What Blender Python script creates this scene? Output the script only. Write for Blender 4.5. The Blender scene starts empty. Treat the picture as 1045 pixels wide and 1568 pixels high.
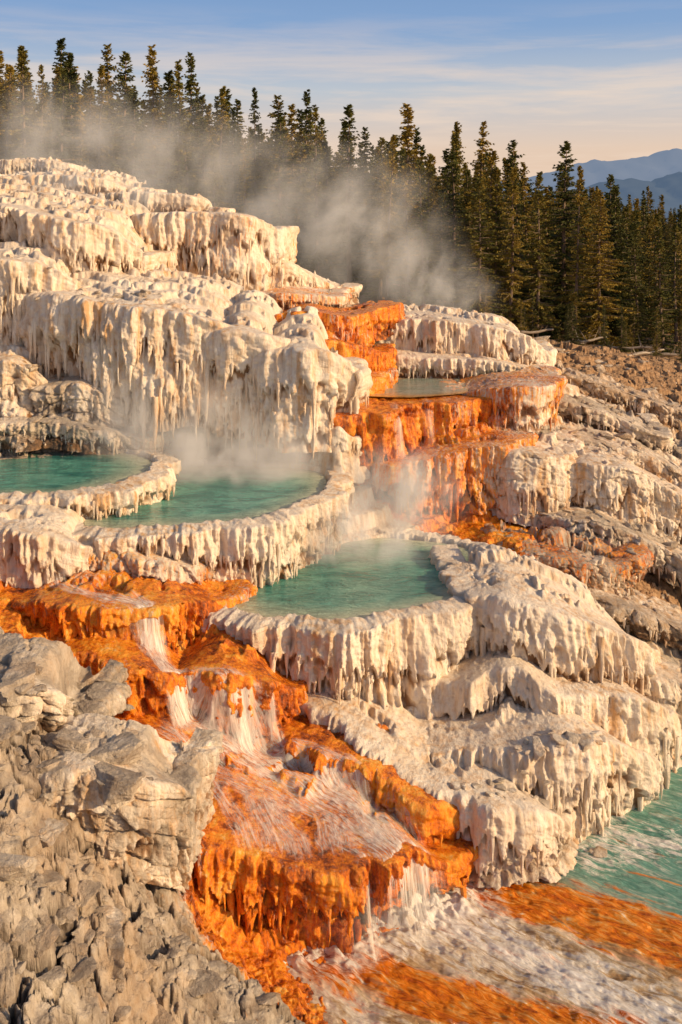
import bpy, bmesh, math, numpy as np, time
from mathutils import Vector
T0=time.time()
rng=np.random.default_rng(7)
sc=bpy.context.scene
F=1500.0; UC=522.5; VH=330.0
def S(u,v,Y):
    return ((u-UC)/F*Y, Y, -(v-VH)/F*Y)

# ---------------------------------------------------------------- noise
_perm=np.random.default_rng(3).permutation(256).astype(np.int32)
_perm=np.concatenate([_perm,_perm])
_g=np.random.default_rng(4).normal(size=(256,3)).astype(np.float32)
_g/=np.linalg.norm(_g,axis=1)[:,None]
def perlin(x,y,z=None):
    x=np.asarray(x,np.float32); y=np.asarray(y,np.float32)
    if z is None: z=np.zeros_like(x)
    x,y,z=np.broadcast_arrays(x,y,np.asarray(z,np.float32))
    xi=np.floor(x).astype(np.int32); yi=np.floor(y).astype(np.int32); zi=np.floor(z).astype(np.int32)
    xf=x-xi; yf=y-yi; zf=z-zi
    xi&=255; yi&=255; zi&=255
    u=xf*xf*xf*(xf*(xf*6-15)+10); v=yf*yf*yf*(yf*(yf*6-15)+10); w=zf*zf*zf*(zf*(zf*6-15)+10)
    def gr(a,b,c):
        h=_perm[_perm[_perm[(xi+a)&255]+((yi+b)&255)]+((zi+c)&255)]
        g=_g[h]
        return g[...,0]*(xf-a)+g[...,1]*(yf-b)+g[...,2]*(zf-c)
    def lp(a,b,t): return a+(b-a)*t
    r=lp(lp(lp(gr(0,0,0),gr(1,0,0),u),lp(gr(0,1,0),gr(1,1,0),u),v),
         lp(lp(gr(0,0,1),gr(1,0,1),u),lp(gr(0,1,1),gr(1,1,1),u),v),w)
    return r*1.6
def fbm(x,y,z=0.0,o=4,ridge=False):
    s=0;a=1.0;t=0;f=1.0
    for i in range(o):
        n=perlin(x*f+i*17.3,y*f+i*9.1,np.asarray(z)*f+i*5.7)
        if ridge: n=1-2*np.abs(n)
        s=s+n*a; t+=a; a*=.5; f*=2.03
    return s/t
def worley(x,y,sd=0):
    x=np.asarray(x,np.float32); y=np.asarray(y,np.float32)
    xi=np.floor(x).astype(np.int32); yi=np.floor(y).astype(np.int32)
    f1=np.full(x.shape,9.,np.float32); f2=f1.copy(); val=np.zeros_like(f1); tl=np.zeros_like(f1)
    for a in (-1,0,1):
        for b in (-1,0,1):
            h=_perm[(_perm[(xi+a+sd)&255]+((yi+b)&255))]
            h2=_perm[h+13]; h3=_perm[h2+7]; h4=_perm[h3+31]
            dx=x-(xi+a+.1+.8*h/255.); dy=y-(yi+b+.1+.8*h2/255.)
            d=np.hypot(dx,dy); near=d<f1
            f2=np.where(near,f1,np.minimum(f2,d)); 
            val=np.where(near,h3/255.,val); tl=np.where(near,dx*(h4/127.5-1)+dy*(h3/127.5-1),tl)
            f1=np.where(near,d,f1)
    return val,tl,f2-f1
def ss(a,b,x):
    t=np.clip((x-a)/(b-a),0,1); return t*t*(3-2*t)

# ---------------------------------------------------------------- mesh helper
def make_obj(name,verts,faces,mat,attrs=None,smooth=True,parent=None,sharp=None):
    me=bpy.data.meshes.new(name)
    verts=np.ascontiguousarray(verts,np.float32); faces=np.ascontiguousarray(faces,np.int32)
    k=faces.shape[1]
    me.vertices.add(len(verts)); me.vertices.foreach_set('co',verts.ravel())
    me.loops.add(faces.size); me.loops.foreach_set('vertex_index',faces.ravel())
    me.polygons.add(len(faces))
    me.polygons.foreach_set('loop_start',np.arange(0,faces.size,k,dtype=np.int32))
    me.polygons.foreach_set('loop_total',np.full(len(faces),k,np.int32))
    me.polygons.foreach_set('use_smooth',np.full(len(faces),smooth,bool))
    if attrs:
        for n,a in attrs.items():
            at=me.attributes.new(n,'FLOAT','POINT')
            at.data.foreach_set('value',np.ascontiguousarray(a,np.float32).ravel())
    me.update(); me.validate()
    if sharp: me.set_sharp_from_angle(angle=sharp)
    if mat: me.materials.append(mat)
    ob=bpy.data.objects.new(name,me); sc.collection.objects.link(ob)
    if parent: ob.parent=parent
    return ob
def grid_faces(n,m):
    i=np.arange(n-1)[:,None]*m+np.arange(m-1)[None,:]
    i=i.ravel()
    return np.stack([i,i+m,i+m+1,i+1],1)
def empty(name):
    e=bpy.data.objects.new(name,None); sc.collection.objects.link(e); e.empty_display_size=.3; return e

# ---------------------------------------------------------------- materials
class NT:
    def __init__(s,tree): s.t=tree; s.n=tree.nodes; s.l=tree.links
    def node(s,ty,**kw):
        n=s.n.new(ty)
        for k,v in kw.items(): setattr(n,k,v)
        return n
    def set(s,inp,v):
        if isinstance(v,bpy.types.NodeSocket): s.l.new(v,inp)
        else: inp.default_value=v
    def noise(s,vec,scale,detail=5,rough=.6,dist=0,out=0):
        n=s.node('ShaderNodeTexNoise'); s.l.new(vec,n.inputs['Vector'])
        n.inputs['Scale'].default_value=scale; n.inputs['Detail'].default_value=detail
        n.inputs['Roughness'].default_value=rough; n.inputs['Distortion'].default_value=dist
        return n.outputs[out]
    def mapping(s,vec,sc_=(1,1,1),rot=(0,0,0),loc=(0,0,0)):
        n=s.node('ShaderNodeMapping'); s.l.new(vec,n.inputs[0]); n.inputs['Scale'].default_value=sc_
        n.inputs['Rotation'].default_value=rot; n.inputs['Location'].default_value=loc; return n.outputs[0]
    def ramp(s,f,stops):
        n=s.node('ShaderNodeValToRGB'); s.l.new(f,n.inputs[0]); e=n.color_ramp.elements
        while len(e)<len(stops): e.new(.5)
        for i,(p,c) in enumerate(stops):
            e[i].position=p; e[i].color=(*c,1) if len(c)==3 else c
        return n.outputs[0]
    def mix(s,f,a,b,mode='MIX'):
        n=s.node('ShaderNodeMix',data_type='RGBA',blend_type=mode)
        s.set(n.inputs[0],f)
        for i,x in ((6,a),(7,b)):
            if isinstance(x,tuple): n.inputs[i].default_value=(*x,1) if len(x)==3 else x
            else: s.l.new(x,n.inputs[i])
        return n.outputs[2]
    def math(s,op,a,b=None,clamp=False,c=None):
        n=s.node('ShaderNodeMath',operation=op,use_clamp=clamp)
        s.set(n.inputs[0],a)
        if b is not None: s.set(n.inputs[1],b)
        if c is not None: s.set(n.inputs[2],c)
        return n.outputs[0]
    def mr(s,v,a,b,c=0,d=1):
        n=s.node('ShaderNodeMapRange'); s.set(n.inputs[0],v)
        for i,x in enumerate((a,b,c,d)): n.inputs[i+1].default_value=x
        return n.outputs[0]
    def attr(s,name):
        n=s.node('ShaderNodeAttribute',attribute_name=name); return n.outputs['Fac']
def new_mat(name):
    m=bpy.data.materials.new(name); m.use_nodes=True
    t=NT(m.node_tree); bs=t.n['Principled BSDF']; return m,t,bs

def mat_travertine():
    m,t,bs=new_mat('travertine')
    tc=t.node('ShaderNodeTexCoord').outputs['Object']
    st=t.mapping(tc,(5,5,.7))
    A=t.noise(tc,1.1,8,.65); B=t.noise(tc,9,8,.7); C=t.noise(st,1.4,6,.65); D=t.noise(tc,.45,3,.5)
    fine=t.noise(tc,45,4,.7)
    st9=t.noise(t.mapping(tc,(9,9,1.1)),2.2,5,.65)
    white=t.ramp(A,[(.25,(.62,.48,.35)),(.42,(.80,.69,.56)),(.6,(.89,.80,.68)),(.8,(.66,.57,.48))])
    stf=t.math('MULTIPLY',t.mr(C,.46,.64),t.mr(D,.36,.58),True)
    white=t.mix(t.math('MULTIPLY',stf,.8),white,(.64,.33,.10))
    white=t.mix(t.mr(st9,.51,.68,0,.45),white,(.56,.36,.19))
    white=t.mix(t.mr(B,.53,.76,0,.45),white,(.44,.34,.25))
    cav=t.attr('cav')  # low in recesses: stains there, plus fold shade painted into the colours
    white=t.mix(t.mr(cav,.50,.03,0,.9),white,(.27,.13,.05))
    # bacterial orange: dark rust to pale crust by noise, then shade painted into the recesses
    O1=t.noise(t.mapping(tc,(3,3,.8)),1.9,8,.68,.5); O2=t.noise(tc,14,6,.75); O3=t.noise(tc,.9,5,.65)
    O4=t.noise(t.mapping(tc,(12,12,1.4)),1.7,5,.65)
    of=t.math('ADD',t.math('MULTIPLY',O1,.42),t.math('MULTIPLY',O2,.20)); of=t.math('ADD',of,t.math('MULTIPLY',O3,.30)); of=t.math('ADD',of,t.math('MULTIPLY',O4,.20))
    org=t.ramp(of,[(.44,(.07,.016,.004)),(.485,(.26,.05,.005)),(.53,(.60,.14,.006)),(.575,(.86,.26,.010)),(.635,(.90,.42,.05)),(.70,(.84,.64,.40))])
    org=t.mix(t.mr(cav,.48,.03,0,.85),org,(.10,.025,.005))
    # rock
    R1=t.noise(tc,2.2,9,.72,.3)
    rock=t.ramp(R1,[(.30,(.13,.095,.07)),(.43,(.32,.25,.19)),(.55,(.50,.42,.33)),(.70,(.74,.65,.54))])
    rock=t.mix(t.mr(A,.5,.7,0,.6),rock,(.48,.29,.14))
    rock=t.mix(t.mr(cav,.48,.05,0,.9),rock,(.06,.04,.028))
    soil=t.ramp(B,[(.3,(.20,.105,.05)),(.5,(.40,.235,.12)),(.7,(.56,.38,.22))])
    def edge(a,n,w=.22,k=1.1):
        s_=t.math('ADD',t.attr(a),t.math('MULTIPLY',t.math('SUBTRACT',n,.5),k)); return t.mr(s_,.5-w/2,.5+w/2)
    fr=edge('rock',R1,.3,1.6); fo=edge('orange',O4,.35,1.9); fs=edge('soil',B,.4,1.6)
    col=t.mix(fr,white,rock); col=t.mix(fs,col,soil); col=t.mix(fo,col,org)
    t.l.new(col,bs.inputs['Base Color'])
    ro=t.math('ADD',t.mr(fo,0,1,.85,.14),t.math('MULTIPLY',O2,.25)); t.l.new(ro,bs.inputs['Roughness'])
    bs.inputs['Specular IOR Level'].default_value=.5
    h=t.math('ADD',t.math('MULTIPLY',B,.7),t.math('MULTIPLY',fine,.3))
    h=t.math('ADD',h,t.math('MULTIPLY',st9,.6))
    h=t.math('ADD',h,t.math('MULTIPLY',R1,t.mr(fr,0,1,.2,1.3)))
    b=t.node('ShaderNodeBump'); b.inputs['Strength'].default_value=.8; b.inputs['Distance'].default_value=.075
    t.l.new(h,b.inputs['Height']); t.l.new(b.outputs[0],bs.inputs['Normal'])
    return m
TRAV=mat_travertine()

def mat_pool(name,deep,shallow,edge_col):
    m,t,bs=new_mat(name)
    tc=t.node('ShaderNodeTexCoord').outputs['Object']
    n=t.noise(t.mapping(tc,(1,2.2,1)),1.0,6,.62,.8); e=t.attr('edge')
    c=t.ramp(n,[(.34,deep),(.64,shallow)])
    c=t.mix(t.mr(t.math('ADD',e,t.math('MULTIPLY',n,.6)),.62,1.25),c,edge_col)
    t.l.new(c,bs.inputs['Base Color'])
    bs.inputs['Roughness'].default_value=.05; bs.inputs['IOR'].default_value=1.33
    w=t.noise(t.mapping(tc,(2.2,6,1)),2.2,6,.62,.6)
    b=t.node('ShaderNodeBump'); b.inputs['Strength'].default_value=1; b.inputs['Distance'].default_value=.14
    t.l.new(w,b.inputs['Height']); t.l.new(b.outputs[0],bs.inputs['Normal'])
    return m
POOL=mat_pool('pool_water',(.012,.17,.15),(.17,.48,.38),(.62,.64,.46))
OPOOL=mat_pool('shallow_pool_water',(.28,.38,.32),(.52,.50,.40),(.70,.34,.08))

def mat_river():
    m,t,bs=new_mat('river_water')
    tc=t.node('ShaderNodeTexCoord').outputs['Object']
    flow=t.mapping(t.mapping(tc,rot=(0,0,math.radians(31))),(.75,3.2,1))
    n=t.noise(flow,1.3,9,.66,1.0); n2=t.noise(flow,3.2,9,.72,1.2)
    calm=t.ramp(n2,[(.3,(.07,.25,.20)),(.52,(.20,.42,.34)),(.66,(.58,.64,.54)),(.75,(.90,.87,.80))])
    tan=t.ramp(n,[(.34,(.36,.18,.06)),(.43,(.58,.40,.22)),(.51,(.80,.69,.54)),(.61,(.95,.90,.82))])
    c=t.mix(t.attr('tan'),calm,tan)
    of=t.mr(t.math('ADD',t.attr('orange'),t.math('MULTIPLY',t.math('SUBTRACT',n,.5),3.4)),.26,.66)
    c=t.mix(of,c,t.ramp(n2,[(.32,(.20,.04,.005)),(.41,(.58,.12,.007)),(.51,(.90,.26,.012)),(.61,(.92,.46,.11)),(.69,(.92,.78,.60))]))
    ff=t.mr(t.math('ADD',t.attr('foam'),t.math('MULTIPLY',t.math('SUBTRACT',n2,.5),3.0)),.45,.95)
    c=t.mix(ff,c,(.95,.91,.85))
    t.l.new(c,bs.inputs['Base Color'])
    t.l.new(t.mr(ff,0,1,.10,.6),bs.inputs['Roughness']); bs.inputs['IOR'].default_value=1.33
    b=t.node('ShaderNodeBump'); b.inputs['Strength'].default_value=.9; b.inputs['Distance'].default_value=.08
    t.l.new(t.math('ADD',n2,n),b.inputs['Height']); t.l.new(b.outputs[0],bs.inputs['Normal'])
    return m
RIVER=mat_river()

def mat_fall():
    m,t,bs=new_mat('falling_water')
    a=t.attr('across'); l=t.attr('along'); w=t.attr('fade'); sp=t.attr('steep'); sg=t.attr('gain')
    cx=t.node('ShaderNodeCombineXYZ'); t.l.new(a,cx.inputs[0]); t.l.new(l,cx.inputs[1])
    st=t.noise(t.mapping(cx.outputs[0],(15,1.5,1)),1.4,8,.70,.9)
    st2=t.noise(t.mapping(cx.outputs[0],(4.5,1.8,1)),1.3,7,.72,1.2)
    al=t.math('ADD',t.math('MULTIPLY',st,1.1),t.math('MULTIPLY',st2,1.3))
    al=t.math('ADD',al,t.math('MULTIPLY',sp,.10)); al=t.math('ADD',al,t.math('MULTIPLY',w,.24))
    al=t.mr(al,1.24,1.78,0,.92)
    al=t.math('MULTIPLY',al,t.mr(w,.02,.45),True)
    al=t.math('MULTIPLY',al,sg,True)
    bs.inputs['Base Color'].default_value=(.95,.90,.83,1)
    bs.inputs['Roughness'].default_value=.4
    t.l.new(al,bs.inputs['Alpha'])
    b=t.node('ShaderNodeBump'); b.inputs['Strength'].default_value=.5; b.inputs['Distance'].default_value=.04
    t.l.new(st,b.inputs['Height']); t.l.new(b.outputs[0],bs.inputs['Normal'])
    return m
FALL=mat_fall()

# ---------------------------------------------------------------- terrain control points
C=[ (0,1568,7.5,'r'),(-200,1568,7.0,'r'),(200,1568,8.5,'r'),(400,1568,9.6,'r'),(520,1590,10.2,'o'),
(0,1300,8.7,'r'),(-200,1250,8.5,'r'),(150,1350,9.4,'r'),(250,1400,9.9,'r'),(330,1480,10.1,'r'),(0,1100,9.8,'r'),(-200,1100,9.6,'r'),
(95,1150,10.6,'r'),(230,1250,10.8,'r'),(20,1025,11.2,'r'),(-40,950,12.2,'r'),(-200,900,12.5,'r'),(55,1080,11.5,'r'),
(130,1110,12.5,'o'),(90,1040,13.1,'o'),(165,1130,12.3,'o'),(265,1235,11.9,'o'),(320,1350,11.4,'o'),(335,1430,11.0,'o'),(440,1500,10.9,'o'),
(70,900,14.6,'o'),(200,890,15.0,'o'),(300,930,15.2,'o'),(100,960,14.0,'o'),(40,950,13.9,'o'),(230,1000,14.0,'o'),(140,1070,13.3,'o'),
(250,1090,13.3,'o'),(350,1120,13.5,'o'),(250,1180,12.6,'o'),(400,1200,12.8,'o'),(470,1250,12.6,'o'),(540,1265,12.8,'o'),
(340,1245,12.25,'o'),(400,1450,11.4,'o'),(500,1440,11.7,'o'),(620,1410,12.1,'o'),
(350,960,15.2,'o'),(450,1050,14.4,'o'),(520,1100,14.0,'o'),(600,1180,13.5,'o'),(655,1290,13.0,'o'),
(560,1240,13.3,'o'),(620,1330,12.8,'o'),
(700,1350,12.9,'o'),(800,1345,13.1,'r'),(900,1280,14.0,'r'),(700,1240,13.6,'w'),(620,1130,14.2,'w'),(760,1180,14.4,'w'),(850,1200,14.4,'w'),
(700,1100,15,'w'),(800,1000,15.6,'w'),(900,1060,15.6,'w'),(960,1130,15.5,'w'),
(800,880,16.5,'w'),(870,930,16.3,'w'),(950,990,16.6,'w'),(1045,1010,17.5,'w'),(1045,1110,16.5,'r'),(1250,1150,17,'r'),
(770,820,18.3,'o'),(700,812,18.9,'o'),(860,835,18.3,'o'),(900,870,18.2,'r'),(1000,920,18.2,'s'),(1045,960,18.2,'s'),(1250,1000,18.5,'r'),
(850,790,20,'r'),(950,830,20,'s'),(1045,880,20.3,'r'),(1250,950,21,'r'),(780,800,19.5,'o'),
(850,660,24,'w'),(950,670,24,'s'),(1045,720,24,'r'),(1250,760,24,'r'),(850,585,28,'s'),(950,600,28,'s'),(1045,640,28,'s'),(1250,680,28,'r'),
(850,520,34,'s'),(950,535,34,'s'),(1045,555,34,'s'),(700,500,34,'s'),(1250,590,34,'s'),
(-200,830,15.5,'w'),(0,850,15.5,'w'),(150,850,15.6,'w'),(260,860,15.7,'w'),
(560,770,18.9,'w'),(610,812,18.7,'w'),(540,740,19.4,'w'),(600,760,19.8,'o'),(700,790,19.8,'o'),
(0,690,19.2,'r'),(100,685,19.3,'r'),(-200,690,19.2,'r'),(100,620,20,'w'),(200,670,20,'r'),(0,600,20.3,'w'),(-200,600,20.3,'r'),(300,690,20,'w'),(450,710,20,'w'),
(520,700,20.6,'w'),(100,560,21.2,'w'),(300,600,21.2,'w'),(450,600,21.5,'o'),
(0,440,22.5,'w'),(200,450,23,'w'),(350,470,23,'w'),(-200,430,22.5,'w'),(600,640,22,'o'),(750,640,22,'o'),
(450,500,24,'o'),(600,580,24,'w'),(750,590,24,'w'),(640,500,26,'w'),(800,540,26,'w'),
(200,370,26,'w'),(350,440,26,'w'),(0,310,28,'w'),(-200,290,28,'w'),(200,325,29,'w'),(300,335,29,'w'),(400,430,28,'w'),(500,470,28,'w'),(0,265,33,'w'),(-300,260,33,'w'),(120,300,33,'w'),(300,370,33,'s'),(500,460,33,'s')]
cx=[];cz=[];ck=[]
for (u,v,Y,k) in C:
    x,y,z=S(u,v,Y); cx.append((x,y)); cz.append(z); ck.append(k)
def addw(x,y,z,k): cx.append((x,y)); cz.append(z); ck.append(k)
for (u,v,h) in [(540,880,6),(440,915,6),(640,880,6),(690,860,6),(560,840,6),(620,900,6)]:
    Y=F*h/(v-VH); addw((u-UC)/F*Y,Y,-h-.55,'w')
for (u,v,h) in [(300,760,5),(400,750,5),(450,740,5),(250,780,5),(350,725,5)]:
    Y=F*h/(v-VH); addw((u-UC)/F*Y,Y,-h-.5,'w')
for (u,v,h) in [(0,720,4.6),(100,720,4.6),(170,710,4.6),(-150,720,4.6)]:
    Y=F*h/(v-VH); addw((u-UC)/F*Y,Y,-h-.45,'w')
for (x,y) in [(1.5,10),(3,10),(5,10),(2,11.5),(4,12),(6,11.5),(4.6,13.4),(5.5,14.2),(7,14.5),(8,12),(1.5,8.5),(4,8),(8,8),(12,12),(12,8),(10,15),(.6,10.9),(1,8)]:
    addw(x,y,-9.1,'r')
for (x,y,z) in [(-6,4,-4.5),(0,4,-7.5),(-12,8,-4),(-1,7,-7.8)]: addw(x,y,z,'r')
cx=np.array(cx,float); cz=np.array(cz,float); N=len(cx)
r=np.sqrt(((cx[:,None]-cx[None])**2).sum(2))
A=np.zeros((N+3,N+3)); A[:N,:N]=r; A[:N,N]=1; A[:N,N+1:]=cx; A[N,:N]=1; A[N+1:,:N]=cx.T
sol=np.linalg.solve(A,np.concatenate([cz,[0,0,0]]))
def base_z(x,y):
    out=np.full(x.shape,sol[N]); out=out+sol[N+1]*x+sol[N+2]*y
    for i in range(N): out+=sol[i]*np.sqrt((x-cx[i,0])**2+(y-cx[i,1])**2)
    return out
def kinds(x,y):
    wx=x+.35*fbm(x*.9,y*.9,3.3,3); wy=y+.35*fbm(x*.9,y*.9,8.8,3)
    W={k:np.full(x.shape,1e-9) for k in 'wors'}
    for i in range(N):
        W[ck[i]]+=1/(((wx-cx[i,0])**2+(wy-cx[i,1])**2)+.02)**2
    t=sum(W.values()); return {k:W[k]/t for k in W}
def forest_z(x,y):
    xx=np.clip(x,-40,60)
    return -3.1-.17*xx*np.clip(1-(y-60)/400,.25,1)+.05*(np.clip(y,0,110)-42)

def terrain_full(x,y):
    xc=np.clip(x,-16,18); yc=np.clip(y,3,40)
    z=base_z(xc,yc); K=kinds(xc,yc)
    n1=fbm(x*.8,y*.8,1.1,4); n2=fbm(x*3.1,y*3.1,2.2,4); n3=fbm(x*1.7,y*1.7,9.2,5,ridge=True)
    n4=fbm(x*10,y*10,4.,4)
    rk=K['r']+.6*K['s']
    hs=.30
    q=(z+.22*n1+.07*n2)/hs; fl=np.floor(q); fr=q-fl
    zt=(fl+ss(.70,.98,fr)+.12*fr)*hs
    tw=(K['w']*.95+K['o']*.5+K['r']*.15+K['s']*.2)
    z2=z*(1-tw)+zt*tw
    ho=.10; q=(z2+.06*n2+.05*n1)/ho; fr2=q-np.floor(q)
    z2=z2+K['o']*.8*ho*(ss(.6,.98,fr2)-fr2)
    # fractured layered rock: slabs, cracks between, finer breakage on top
    wx=x+.30*n2+.25*n1; wy=y+.30*fbm(x*2.7,y*2.7,6.,3)
    v1,t1,c1=worley(wx*.8,wy*1.0,3); v2,t2,c2=worley(wx*2.0+3,wy*2.5,9); v3,t3,c3=worley(wx*5+3,wy*6,20)
    blk=.36*(v1-.5)+.18*t1-.20*(1-ss(0,.10,c1))+.17*(v2-.5)+.12*t2-.08*(1-ss(0,.10,c2))+.04*(v3-.5)+.02*t3-.02*(1-ss(0,.1,c3))
    rock_z=blk+.07*n2+.035*n4+.09*n3
    hr=.14; q=(z2+rock_z+.05*n1)/hr; fr3=q-np.floor(q)
    rock_z=rock_z+.5*hr*(ss(.6,.95,fr3)-fr3)
    z2=z2+rk*rock_z+K['w']*(.06*n2+.03*n4)+K['o']*(.07*n2+.035*n4)
    z2+=.012*fbm(x*23,y*23,4.4,2)
    cav=.62+.35*n2+.15*n4
    cavr=.66+.25*n2+.28*n4-.6*(1-ss(0,.09,c1))-.45*(1-ss(0,.09,c2))-.25*(1-ss(0,.10,c3))+.25*(v2-.5)-.2*(fr3>.6)
    cav=np.clip(cav*(1-rk)+cavr*rk,0,1)
    fw=ss(32,38,y)
    z2=z2*(1-fw)+(forest_z(x,y)+.5*fbm(x*.12,y*.12,0.,3)+.12*n1+.05*n2)*fw
    dw=ss(300,900,y); z2=z2*(1-dw)+(-30)*dw
    rv=ss(36,33,y); s=K['s']*rv+fw
    pale=.74+.42*n1+.3*(v2-.5)+.2*n2
    return z2,np.clip(K['o']*1.25,0,1)*rv,K['r']*rv*np.clip(pale,0,1),np.clip(s,0,1),cav

NA=1000
a=np.concatenate([np.linspace(-1.5,-.40,40)[:-1],np.linspace(-.40,.40,NA),np.linspace(.40,1.5,40)[1:]])
ys=np.concatenate([np.linspace(3,6.5,30)[:-1],np.exp(np.linspace(math.log(6.5),math.log(34),1150))[:-1],np.exp(np.linspace(math.log(34),math.log(9000),170))])
GX=(a[None,:]*ys[:,None]); GY=np.repeat(ys[:,None],len(a),1)
gz,go,gr_,gs,gc=terrain_full(GX.ravel(),GY.ravel())
V=np.stack([GX.ravel(),GY.ravel(),gz],1)
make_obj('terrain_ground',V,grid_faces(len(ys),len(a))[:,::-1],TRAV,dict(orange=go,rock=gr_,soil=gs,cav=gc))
print('terrain',time.time()-T0)

# ---------------------------------------------------------------- terraces
def spline(P,step,closed=False):
    P=np.array(P,float)
    if closed: Q=np.vstack([P[-1:],P,P[:2]])
    else: Q=np.vstack([2*P[0]-P[1],P,2*P[-1]-P[-2]])
    out=[]
    for i in range(1,len(Q)-2):
        p0,p1,p2,p3=Q[i-1:i+3]; t=np.linspace(0,1,24,endpoint=False)[:,None]
        out.append(.5*((2*p1)+(-p0+p2)*t+(2*p0-5*p1+4*p2-p3)*t**2+(-p0+3*p1-3*p2+p3)*t**3))
    out=np.vstack(out+[Q[-2:-1]])
    L=np.concatenate([[0],np.cumsum(np.linalg.norm(np.diff(out[:,:2],axis=0),axis=1))])
    n=max(8,int(L[-1]/step)); s=np.linspace(0,L[-1],n)
    return np.stack([np.interp(s,L,out[:,j]) for j in range(out.shape[1])],1),s
_seed=[0]
def R1n(x): return 1-2*np.abs(x)
def terrace(name,pts,cap=1.0,rise=.05,orange=0.,rock=0.,mode='back',closed=False,r=.07,amp=1.0,tiers=3,
            flare=.16,parent=None,z0=None,mound=.10,soil=0.,ice=1.0):
    _seed[0]+=1; sd=_seed[0]*13.7; g=np.random.default_rng(_seed[0])
    P=[]
    for (u,v,Y,D) in pts:
        x,y,z=S(u,v,Y); P.append((x,y,z if z0 is None else z0,D,0.))
    step=max(.011,min(p[1] for p in P)*.0010)
    if not closed:
        a0,b0=P[0],P[-1]
        hd=[(a0[0]-.25,a0[1]+max(cap,.5)+.3,a0[2],a0[3],1.),(a0[0]-.16,a0[1]+.4,a0[2],a0[3],.6)]
        tl=[(b0[0]+.16,b0[1]+.4,b0[2],b0[3],.6),(b0[0]+.25,b0[1]+max(cap,.5)+.3,b0[2],b0[3],1.)]
        P=hd+P+tl
    R,s=spline(P,step,closed)
    n=len(R); D=np.maximum(R[:,3],.12)
    tan=np.gradient(R[:,:2],axis=0); tan/=np.linalg.norm(tan,axis=1)[:,None]+1e-9
    k=max(3,int(.25/step)); ker=np.ones(k)/k
    for j in range(2):
        pad=np.pad(tan[:,j],(k,k),mode='wrap' if closed else 'edge'); tan[:,j]=np.convolve(pad,ker,'same')[k:-k]
    nrm=np.stack([tan[:,1],-tan[:,0]],1); nrm/=np.linalg.norm(nrm,axis=1)[:,None]+1e-9
    if mode=='back':
        nc=max(6,int(cap/(step*1.5))); c=cap*np.linspace(1,0,nc,endpoint=False)**1.2
    else:
        nc=20; c=np.linspace(cap,0,nc,endpoint=False)
    nr=7; th=np.linspace(0,math.pi/2,nr,endpoint=False)
    nw=max(10,int(D.max()/step)); f=np.linspace(0,1,nw)
    nq=nc+nr+nw
    X=np.repeat(R[:,0:1],nq,1); Yg=np.repeat(R[:,1:2],nq,1); Z=np.repeat(R[:,2:3],nq,1)
    out=np.zeros((n,nq)); dz=np.zeros((n,nq)); dep=np.zeros((n,nq)); back=np.zeros((n,nq)); w=np.zeros((n,nq))
    back[:,:nc]=c[None,:]; w[:,:nc]=np.exp(-c/.14)[None,:]
    out[:,nc:nc+nr]=r*np.sin(th)[None,:]; dep[:,nc:nc+nr]=r*(1-np.cos(th))[None,:]; w[:,nc:]=1
    out[:,nc+nr:]=r; dep[:,nc+nr:]=r+f[None,:]*(D[:,None]-r)
    Dg=D[:,None]
    px=R[:,0][:,None]*1.0+sd; py=R[:,1][:,None]*1.0
    d=dep; q=d/Dg
    lob=perlin(px*1.1,py*1.1,d*.3+sd)
    lob2=perlin(px*2.3,py*2.3,d*.6+sd+5)
    wob=.05*perlin(px*1.5,py*1.5,d*2+sd+77)
    rdg=R1n(perlin(px*3.6+wob*3,py*3.6,d*.5+sd+11))
    rdg2=R1n(perlin(px*8.0+wob*8,py*8.0,d*.9+sd+17))
    rdg3=R1n(perlin(px*17+wob*14,py*17,d*1.6+sd+23))
    fi=fbm(px*7,py*7,d*6+sd,5)
    md=.5+1.0*np.clip(perlin(px*.9,py*.9,d*.8+sd+41)+.5,0,1.3)
    o=amp*(.16*lob+.10*lob2+md*(.070*rdg+.042*rdg2+.022*rdg3)+.055*fi)
    cav=.50+.40*rdg+.28*rdg2+.14*rdg3+.25*lob2+.2*fi
    Eb=[]
    for kk in range(tiers):
        e=(.20+(.72/tiers)*kk+.16*perlin(px*.8,py*.8,sd+kk*7)+.16*R1n(perlin(px*2.7,py*2.7,sd+kk*9))
           +.12*R1n(perlin(px*7,py*7,sd+kk*3))+.08*R1n(perlin(px*15,py*15,sd+kk*5)))*Dg
        e=np.maximum(e,.05)
        st=1-ss(e-.02,e+.03+.02*Dg,d)
        ta=.6+.8*np.clip(perlin(px*.7,py*.7,sd+kk*3+60)+.5,0,1.2)
        o+=amp*.085*ta*st*(1-.12*kk)
        cav-=.80*ta*np.exp(-((d-e-.09)/.11)**2)*(d>e-.02)  # undercut below each tier lip darkened, shade painted through the mask
        Eb.append(e)
    if rock>0.25:
        wv,wt,wc=worley(s[:,None]*2.2+.25*fi+sd+0*d,d*3.4+.25*lob,5); wv2,wt2,wc2=worley(s[:,None]*5.5+.2*fi+sd+0*d,d*8,11)
        rk_=min(1,rock*1.3)
        bo=.20*(wv-.5)+.15*wt-.10*(1-ss(0,.10,wc))+.07*(wv2-.5)-.04*(1-ss(0,.1,wc2))
        o=o*(1-.55*rk_)+rk_*bo
        cav=cav*(1-.5*rk_)+rk_*(.35-.45*(1-ss(0,.08,wc))-.3*(1-ss(0,.08,wc2)))
    o+=flare*q**2.5*(.7+1.2*perlin(px*2,py*2,sd+31))+.10*ss(.55,1,q)*fbm(px*3,py*3,d*3+sd,4)
    cav=cav+.14-.28*ss(.55,1,q)
    out+=o*w
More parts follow.
